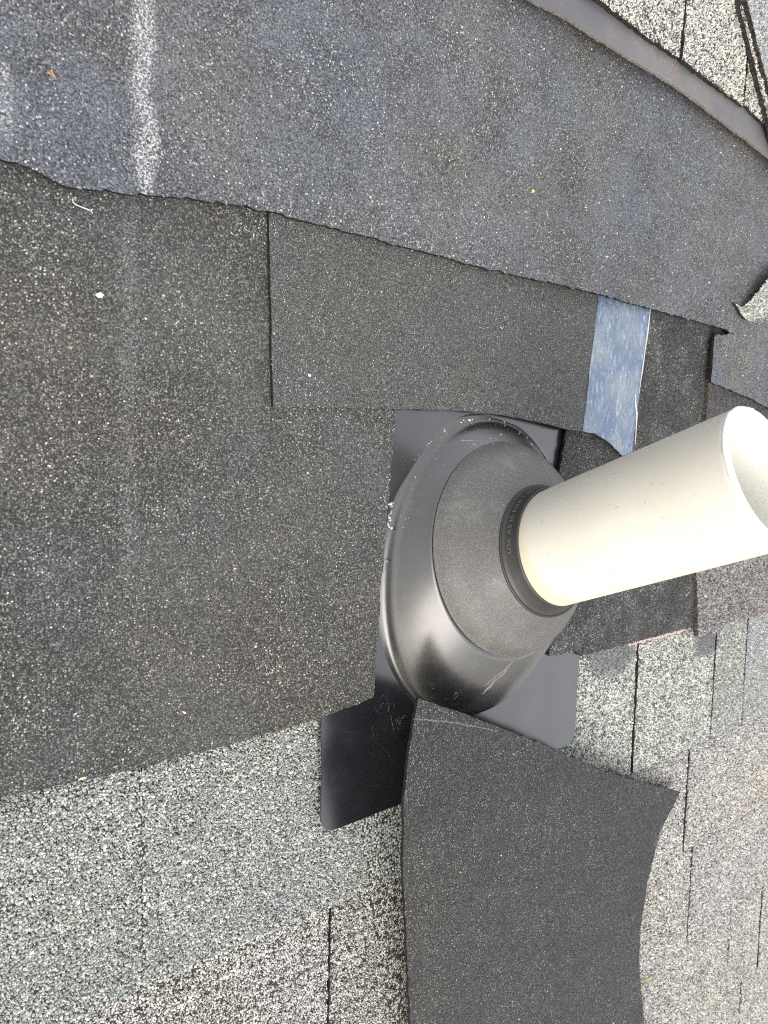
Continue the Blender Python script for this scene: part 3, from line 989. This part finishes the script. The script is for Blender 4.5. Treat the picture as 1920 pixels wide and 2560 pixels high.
# piece of shingle at the right edge, black above and weathered grey below the pipe
def right_mat(c):
    S_ = granule_mat('weathered pinkish granules', 1.5, [(0, (.05, .048, .047)), (.25, (.14, .135, .13)), (.6, (.30, .285, .27)), (.85, (.42, .40, .375)), (1, (.58, .55, .52))], gap=.04, tints=((1, .97, .95), (.95, .95, 1.0)), mott=.5, stains=(dict(u=.5, w=9, v0=.075, v1=.6, fade=.02, col=(.058, .058, .060), amt=.9, thr=.62, op=.86, gs=900),))(c)
    return S_
P_RP = [B(1746, 1591, 8.5), B(1797, 1577, 7.0), B(1812, 1562, 6), B(1850, 1548, 5.5), B(1922, 1530, 5), U(588, -99, 4.5), U(553, -66, 5), U(490, 176, 5), U(484, 280, 4), U(346, 280, 4), B(1772, 965, 8), B(1752, 1200, 8), B(1741, 1430, 8.5)]
rp, _, _ = sheet('weathered_shingle', P_RP, right_mat, ctrl=[U(450, 50, 6), U(450, 150, 5)], thick=6.0, grains=[dict(sp=.0018, sz=.0018, cover=.75, flat=True)], jit=.0009, wave=.0005, edge='brown')
tag(rp, 'thick weathered pinkish grey shingle at right, below the pipe end', 'shingle')
P_RP2 = [U(592, -100, 4), U(900, -100, 3), U(900, 280, 3), U(490, 280, 3.2), U(494, 176, 4), U(557, -66, 4)]
rp2, _, _ = sheet('weathered_shingle', P_RP2, M_WORN2, thick=4.0, jit=.0009)
tag(rp2, 'worn grey shingle along the right edge beyond the thick pinkish one', 'shingle')

# torn flap at the right
P_FLAP = [B(1836, 756, 21), B(1847, 762, 20), B(1858, 766, 20), B(1868, 760, 21), B(1884, 743, 23), B(1902, 720, 24), B(1922, 692, 25), B(1950, 660, 24), B(2010, 700, 8), B(1990, 800, 6), B(1920, 815, 7), B(1872, 802, 14), B(1862, 795, 17), B(1850, 778, 20)]
flap, _, _ = sheet('torn_shingle_flap', P_FLAP, M_LIGHT, thick=2.6, step=.006, grains=[dict(sp=.0021, sz=.0022, cover=.75, flat=True)], jit=.0012)
tag(flap, 'small torn flap with pale granules curling up at right edge', 'shingle flap')

# ------------------------------------------------------------------ tape over the patch joint
def tape_mat():
    S = NT('blue film tape')
    tc = S.n('ShaderNodeTexCoord')
    co = tc.outputs['Object']
    mp = S.n('ShaderNodeMapping')
    S.l(co, mp.inputs['Vector'])
    mp.inputs['Scale'].default_value = (1.0, .35, 1)
    n1 = S.noise(mp.outputs[0], 260, 5, .6, .6)
    n2 = S.noise(co, 26, 4, .55)
    c = S.mix(S.smooth(n2, .35, .68), (.105, .15, .235), (.20, .23, .265))
    wr = S.smooth(S.noise(mp.outputs[0], 190, 4, .65, 1.5), .54, .66)
    c = S.mix(S.math('MULTIPLY', wr, .5), c, (.36, .42, .52))
    S.l(c, S.b.inputs['Base Color'])
    c = S.mix(S.smooth(n1, .55, .68, 0, .45), c, (.45, .50, .58))  # pale scuffs, plus highlights on the film's ridges painted into the colour
    S.b.inputs['Roughness'].default_value = .28
    S.b.inputs['Specular IOR Level'].default_value = .6
    S.l(c, S.b.inputs['Base Color'])
    bp = S.n('ShaderNodeBump', Strength=1.0, Distance=.0030)
    S.l(n1, bp.inputs['Height'])
    S.l(bp.outputs[0], S.b.inputs['Normal'])
    return S.m
M_TAPE = tape_mat()
tp = [(1457, 1078), (1475, 1082), (1487, 1083), (1505, 1094), (1522, 1106), (1542, 1124), (1557, 1139), (1580, 1130), (1590, 1040), (1600, 958), (1612, 880), (1624, 790), (1627, 762), (1560, 735), (1498, 716), (1496, 745), (1487, 830), (1475, 915), (1468, 990)]
P_TAPE = [on(x, y, PH, .0007) for x, y in tp]
_pt = np.array(P_TAPE)
_rid = []
for _ in range(230):
    q = (rng.uniform(_pt[:, 0].min(), _pt[:, 0].max()), rng.uniform(_pt[:, 1].min(), _pt[:, 1].max()))
    a = math.pi / 2 + rng.normal(-.05, .55)
    _rid.append((q[0], q[1], math.cos(a), math.sin(a), rng.uniform(.003, .009), rng.uniform(.0005, .0009), rng.uniform(.00015, .00045)))
def tape_h(Q):
    Q = np.atleast_2d(Q)
    h = PH(Q) + .0008
    for x, y, c_, s_, ln, wd, ht in _rid:
        dx, dy = Q[:, 0] - x, Q[:, 1] - y
        al = dx * c_ + dy * s_
        ac = -dx * s_ + dy * c_ + 14 * al * al
        h = h + ht * np.exp(-(al / ln) ** 2 - (ac / wd) ** 2)
    return h
tape, TPH, _ = sheet('sealing_tape', P_TAPE, M_TAPE, thick=.6, step=.0011, jit=.0004, hf=tape_h, wave=.0001, edge=None)
tag(tape, 'wrinkled blue film tape strip stuck on the dark patch', 'tape')
bm = bmesh.new()
ed = [(1626, 772), (1619, 830), (1612, 880), (1606, 925), (1601, 957), (1598, 985)]
tube(bm, [on(x, y, TPH, .0006) for x, y in ed], [.0004, .0008, .0005, .0007, .0004, .0002], 6)
ed = [(1589, 985), (1588, 1005), (1592, 1035), (1590, 1075), (1588, 1110)]
tube(bm, [on(x, y, TPH, .0006) for x, y in ed], [.0003, .0007, .0009, .0005, .0003], 6)
o = bm_obj('peeled_edge', bm, simple_mat('white film edge', (.52, .54, .57), .5), tape)
o.matrix_parent_inverse = Matrix.Identity(4)
c = tape.matrix_world.translation
o.location = -(RM.inverted() @ c)

# ------------------------------------------------------------------ smooth strip and old shingles at top right
def strip_mat(c):
    S = NT('smooth asphalt strip')
    tc = S.n('ShaderNodeTexCoord')
    co = tc.outputs['Object']
    n = S.noise(co, 12, 6, .6)
    col = S.mix(S.smooth(n, .3, .7), (.085, .083, .092), (.125, .118, .118))
    rust = S.smooth(S.noise(co, 20, 6, .65), .56, .74)
    col = S.mix(S.math('MULTIPLY', rust, .5), col, (.20, .125, .085))
    dust = S.math('MULTIPLY', S.smooth(S.noise(co, 1200, 2, .5), .64, .70), S.smooth(S.noise(co, 24, 4), .52, .66))
    col = S.mix(S.math('MULTIPLY', dust, .9), col, (.55, .52, .46))
    S.l(col, S.b.inputs['Base Color'])
    S.b.inputs['Roughness'].default_value = .5
    bp = S.n('ShaderNodeBump', Strength=.25, Distance=.0006)
    S.l(S.noise(co, 500, 4), bp.inputs['Height'])
    S.l(bp.outputs[0], S.b.inputs['Normal'])
    return S.m
hS = 20
P_STRIP = [U(-640, 442, 16), U(-100, 448, 18), B(1240, -60, hS), B(1330, 0, hS), B(1400, 36, hS), B(1480, 86, hS), B(1540, 122, hS), B(1600, 161, hS + .5), B(1680, 212, hS), B(1760, 266, hS), B(1840, 328, hS + 1), B(1880, 360, hS + 1), B(1920, 391, hS), B(2000, 450, hS),
           U(900, 440, 16), U(900, 560, 6), U(-640, 560, 6)]
strip, STH, _ = sheet('smooth_strip', P_STRIP, strip_mat, ctrl=[U(0, 495, 12), U(200, 495, 12), U(400, 485, 12)], thick=2.8, jit=.0006, wave=.0005, edge='pale')
tag(strip, 'smooth brownish grey strip with raised edge under the top shingles', 'strip')

def top_tab(ol, mat, drop=0.0, sz=None):
    return sheet('shingle', ol, mat, thick=4.6, step=.02, jit=.0009, grains=[dict(sp=.0018, sz=.0018, cover=.62, flat=True)] if sz is None else sz, parent=roof, wave=.0004, edge='old')
hT = 19
top_tab([U(-700, 497, hT), U(-330, 497, hT), U(-330, 720, 6), U(-700, 720, 6)], M_WORN)
top_tab([U(-327, 497, hT), U(-20, 497, hT), U(-20, 720, 6), U(-327, 720, 6)], M_WORN2)
top_tab([U(-17, 494, hT), B(1420, -45, hT), B(1500, 0, hT), B(1560, 48, hT), B(1600, 82, hT), B(1690, 140, hT), B(1699, 143, hT), B(1701, 135, hT), B(1714, -20, hT), B(1725, -150, 14), U(220, 720, 6), U(-17, 720, 6)], M_TOP)
top_tab([B(1704, 149, hT), B(1780, 206, hT), B(1858, 266, hT), B(1859, 250, hT), B(1869, 110, hT), B(1880, -40, hT), B(1893, -150, 13), B(1733, -150, 13), B(1718, -20, hT), B(1706, 135, hT)], M_TOP)
top_tab([B(1862, 262, hT), B(1900, 300, hT), B(1960, 352, hT), U(900, 470, hT), U(900, 720, 6), U(400, 720, 6), B(1886, -40, hT), B(1875, 110, hT)], M_TOP)
h3 = 25
top_tab([B(1846, -40, h3), B(1853, 20, h3), B(1872, 100, h3), B(1896, 200, h3), B(1922, 310, h3), B(1950, 430, h3 - 2), U(900, 520, h3), U(900, 740, 12), U(420, 740, 12)], M_WORN2)
h4 = 30
top_tab([B(1858, -40, h4), B(1866, 0, h4), B(1888, 80, h4), B(1905, 150, h4), B(1924, 225, h4), B(1960, 350, h4 - 2), U(900, 560, h4), U(900, 750, 16), U(450, 750, 16)], M_BLUE)
for i, (a, b) in enumerate(((-.8, -.45), (-.447, -.1), (-.097, .22), (.223, .5), (.503, .9))):
    sheet('shingle', [(a, .66, .022 if i > 2 else .018), (b, .66, .022 if i > 2 else .018), (b, .9, .004), (a, .9, .004)], (M_WORN, M_WORN2)[i % 2], thick=4, step=.03, parent=roof)

# ------------------------------------------------------------------ small things
M_STONE = simple_mat('pale stone chip', (.55, .54, .52), .8)
def pebble(name, p, s, mat, lab, cat, grp=None, flat=.6):
    bm = bmesh.new()
    bmesh.ops.create_icosphere(bm, subdivisions=1, radius=1)
    a = rng.uniform(0, 6.28)
    for v in bm.verts:
        q = v.co * rng.uniform(.75, 1.2)
        x, y = q.x * s[0], q.y * s[1]
        v.co = Vector((x * math.cos(s[2]) - y * math.sin(s[2]), x * math.sin(s[2]) + y * math.cos(s[2]), q.z * min(s[0], s[1]) * flat))
    o = bm_obj(name, bm, mat)
    o.matrix_world = RM @ Matrix.Translation(Vector(p) + Vector((0, 0, min(s[0], s[1]) * flat * .7)))
    return tag(o, lab, cat, grp)
pebble('stone_chip', on(248, 738, LH, .0), (.0026, .0016, .2), M_STONE, 'white stone chip on the left charcoal shingle', 'stone chip')
pebble('stone_chip', on(773, 938, PH, .0), (.0012, .0014, .2), M_STONE, 'tiny pale stone chip on the clean dark patch', 'stone chip')
M_YEL = simple_mat('yellow chip', (.62, .58, .30), .7)
pebble('wood_chip', on(203, 1946, LH, .0), (.0026, .0009, .05), M_YEL, 'pale yellow chip lying beside the lower edge of left shingle', 'wood chip', flat=.5)
pebble('wood_chip', on(460, 1781, LH, .0), (.0017, .0008, -.7), M_YEL, 'short pale yellow sliver on the lower part of left shingle', 'wood chip', flat=.5)
pebble('yellow_chip', on(1331, 478, UH, .0), (.0018, .0014, .3), simple_mat('bright yellow bit', (.65, .55, .12), .7), 'bright yellow crumb on the bluish upper shingle', 'crumb')
M_THREAD = simple_mat('white thread', (.6, .6, .6), .7)
bm = bmesh.new()
th = [(182, 497), (183, 506), (189, 511), (200, 516), (213, 521), (226, 526), (233, 523)]
tube(bm, [on(x, y, LH, .0012) for x, y in th], .0003, 5)
tube(bm, [on(x, y, LH, .0010) for x, y in [(226, 526), (230, 530), (231, 535)]], .00022, 5)
thr = bm_obj('thread', bm, M_THREAD)
thr.matrix_world = RM
tag(thr, 'thin curled white thread on the left shingle under the upper edge', 'thread')
bm = bmesh.new()
tube(bm, [on(x, y, UH, .001) for x, y in [(118, 180), (126, 184), (131, 188), (138, 193)]], .0004, 5)
tube(bm, [on(x, y, UH, .0016) for x, y in [(128, 175), (133, 185), (139, 195)]], .00035, 5)
nd = bm_obj('pine_needle', bm, simple_mat('dry needle', (.42, .22, .10), .7))
nd.matrix_world = RM
tag(nd, 'dry orange pine needle bits at top left of upper shingle', 'pine needles')
bm = bmesh.new()
PLOW = lambda Q: np.full(len(np.atleast_2d(Q)), .0005)
tube(bm, [on(x, y, PLOW, .002) for x, y in [(1606, 2456), (1618, 2449), (1628, 2444)]], .0007, 5)
tube(bm, [on(x, y, PLOW, .002) for x, y in [(1604, 2468), (1614, 2458), (1620, 2450)]], .0006, 5)
lf = bm_obj('dry_grass', bm, simple_mat('straw', (.50, .38, .15), .7))
lf.matrix_world = RM
tag(lf, 'bit of straw beside the lower right edge of the loose piece', 'straw')
# pink chalk line along the lower edge of the black shingle
bm = bmesh.new()
pk = [(1572 + i * 13, 1608 - i * 3.45) for i in range(12)]
for i in range(len(pk) - 1):
    for k in range(9):
        t = rng.random()
        x = pk[i][0] * (1 - t) + pk[i + 1][0] * t
        y = pk[i][1] * (1 - t) + pk[i + 1][1] * t + rng.uniform(0, 4)
        p = Vector(B(x, y + 1.5, -1.8))
        r = bmesh.ops.create_icosphere(bm, subdivisions=1, radius=rng.uniform(.0007, .0013))
        for v in r['verts']:
            v.co = Vector((v.co.x, v.co.y, v.co.z * .6)) + p
pkl = bm_obj('chalk_line', bm, simple_mat('pink chalk', (.72, .42, .42), .9))
pkl.matrix_world = RM
tag(pkl, 'pink chalk line along the lower edge of the black right shingle', 'chalk line')

# loose mineral crumbs: on the dome's shoulder, on the collar and over the sheets
def crumbs():
    bm = bmesh.new()
    def put(p, s, n=Vector((0, 0, 1))):
        r = bmesh.ops.create_icosphere(bm, subdivisions=1, radius=s)
        rot = Matrix.Rotation(rng.uniform(0, 6), 3, Vector(rng.normal(size=3)).normalized())
        sc = Vector((rng.uniform(.7, 1.3), rng.uniform(.6, 1.0), rng.uniform(.5, .9)))
        for v in r['verts']:
            q = v.co * rng.uniform(.8, 1.2)
            v.co = rot @ Vector((q.x * sc.x, q.y * sc.y, q.z * sc.z)) + Vector(p) + n * s * .4
    from mathutils.bvhtree import BVHTree
    bvhs = []
    for ob in (dome, collar):
        b = bmesh.new()
        b.from_mesh(ob.data)
        bvhs.append(BVHTree.FromBMesh(b))
        b.free()
    def cast(px, py):
        d = Vector(ray(px, py))
        best = None
        for t in bvhs:
            h = t.ray_cast(Vector(CAM), d)
            if h[0] is not None and (best is None or h[3] < best[3]):
                best = h
        if best is None:
            p = B(px, py, 2.5)
            return Vector(p), Vector((0, 0, 1))
        n = best[1] if best[1].dot(d) < 0 else -best[1]
        return best[0], n
    big = [(1173, 1051, 9), (1152, 1056, 7), (1180, 1049, 6), (1176, 1059, 7), (1158, 1050, 6), (1162, 1054, 5), (1111, 1078, 8), (1110, 1072, 5), (1125, 1086, 5), (1066, 1113, 7), (1072, 1108, 5), (1077, 1104, 6), (1223, 1048, 6),
           (1260, 1055, 6), (1262, 1064, 5), (1239, 1064, 4), (1252, 1087, 5), (1239, 1098, 7), (1265, 1104, 7), (1298, 1084, 6), (1299, 1080, 5), (1286, 1069, 4), (1203, 1113, 6), (1178, 1119, 5), (1187, 1113, 5), (1182, 1111, 4), (1155, 1101, 4),
           (1225, 1097, 4), (1233, 1110, 4), (1331, 1112, 6), (1328, 1110, 4), (1317, 1095, 4), (1303, 1134, 4), (1320, 1070, 4), (1045, 1137, 5), (1036, 1149, 3), (1002, 1197, 4), (1004, 1192, 4)]
    for x, y, s in big:
        p, n = cast(x, y)
        put(p, s * .00013 * rng.uniform(.85, 1.25), n)
    for _ in range(150):
        a = rng.uniform(.2, 2.9)
        rr = rng.normal(1.0, .035)
        px_ = np.array([-.001 + .1 * rr * math.cos(a), .006 + .1295 * rr * math.sin(a), .008])
        d = (px_ - CAM) @ R3
        p, n = cast(960 + F_PX * d[0] / d[2], 1280 + F_PX * d[1] / d[2])
        put(p, rng.uniform(.00014, .0004), n)
    for _ in range(170):
        p, n = cast(rng.uniform(1000, 1380), rng.uniform(1040, 1330))
        put(p, rng.uniform(.00010, .00026), n)
    # along the cut edge of the left shingle
    for x, y in [(978, 1258), (980, 1263), (977, 1268), (975, 1283), (973, 1296), (971, 1303), (973, 1318), (969, 1312), (966, 1400)]:
        for _ in range(3):
            p = on(x + rng.normal(0, 2), y + rng.normal(0, 3), LH, .0)
            put(p, rng.uniform(.0006, .0011))
    # strewn over the sheets
    for f, poly, cnt in ((UH, P_UPPER, 520), (LH, P_LEFT, 190), (RH, P_RIGHT, 40), (PH, P_PATCH, 30), (OH, P_LOOSE, 30)):
        P = np.asarray(poly)
        k = 0
        while k < cnt:
            q = np.array([[rng.uniform(-.4, .6), rng.uniform(-.6, .6)]])
            if not pip(q, P)[0] or not in_frame(np.c_[q, [[0]]], 20)[0]:
                continue
            k += 1
            put((q[0, 0], q[0, 1], float(f(q)[0])), .00045 + .0006 * rng.random() ** 3)
    return bm
cr = bm_obj('loose_granules', crumbs(), None)
cs = NT('pale mineral crumbs')
gi = cs.n('ShaderNodeNewGeometry')
cs.l(cs.ramp(gi.outputs['Random Per Island'], [(0, (.12, .12, .12)), (.35, (.34, .34, .33)), (.7, (.52, .52, .50)), (1, (.70, .69, .66))]), cs.b.inputs['Base Color'])
cs.b.inputs['Roughness'].default_value = .7
cr.data.materials.clear()
cr.data.materials.append(cs.m)
cr.matrix_world = RM
tag(cr, 'loose pale mineral granules strewn over shingles and flashing', kind='stuff')
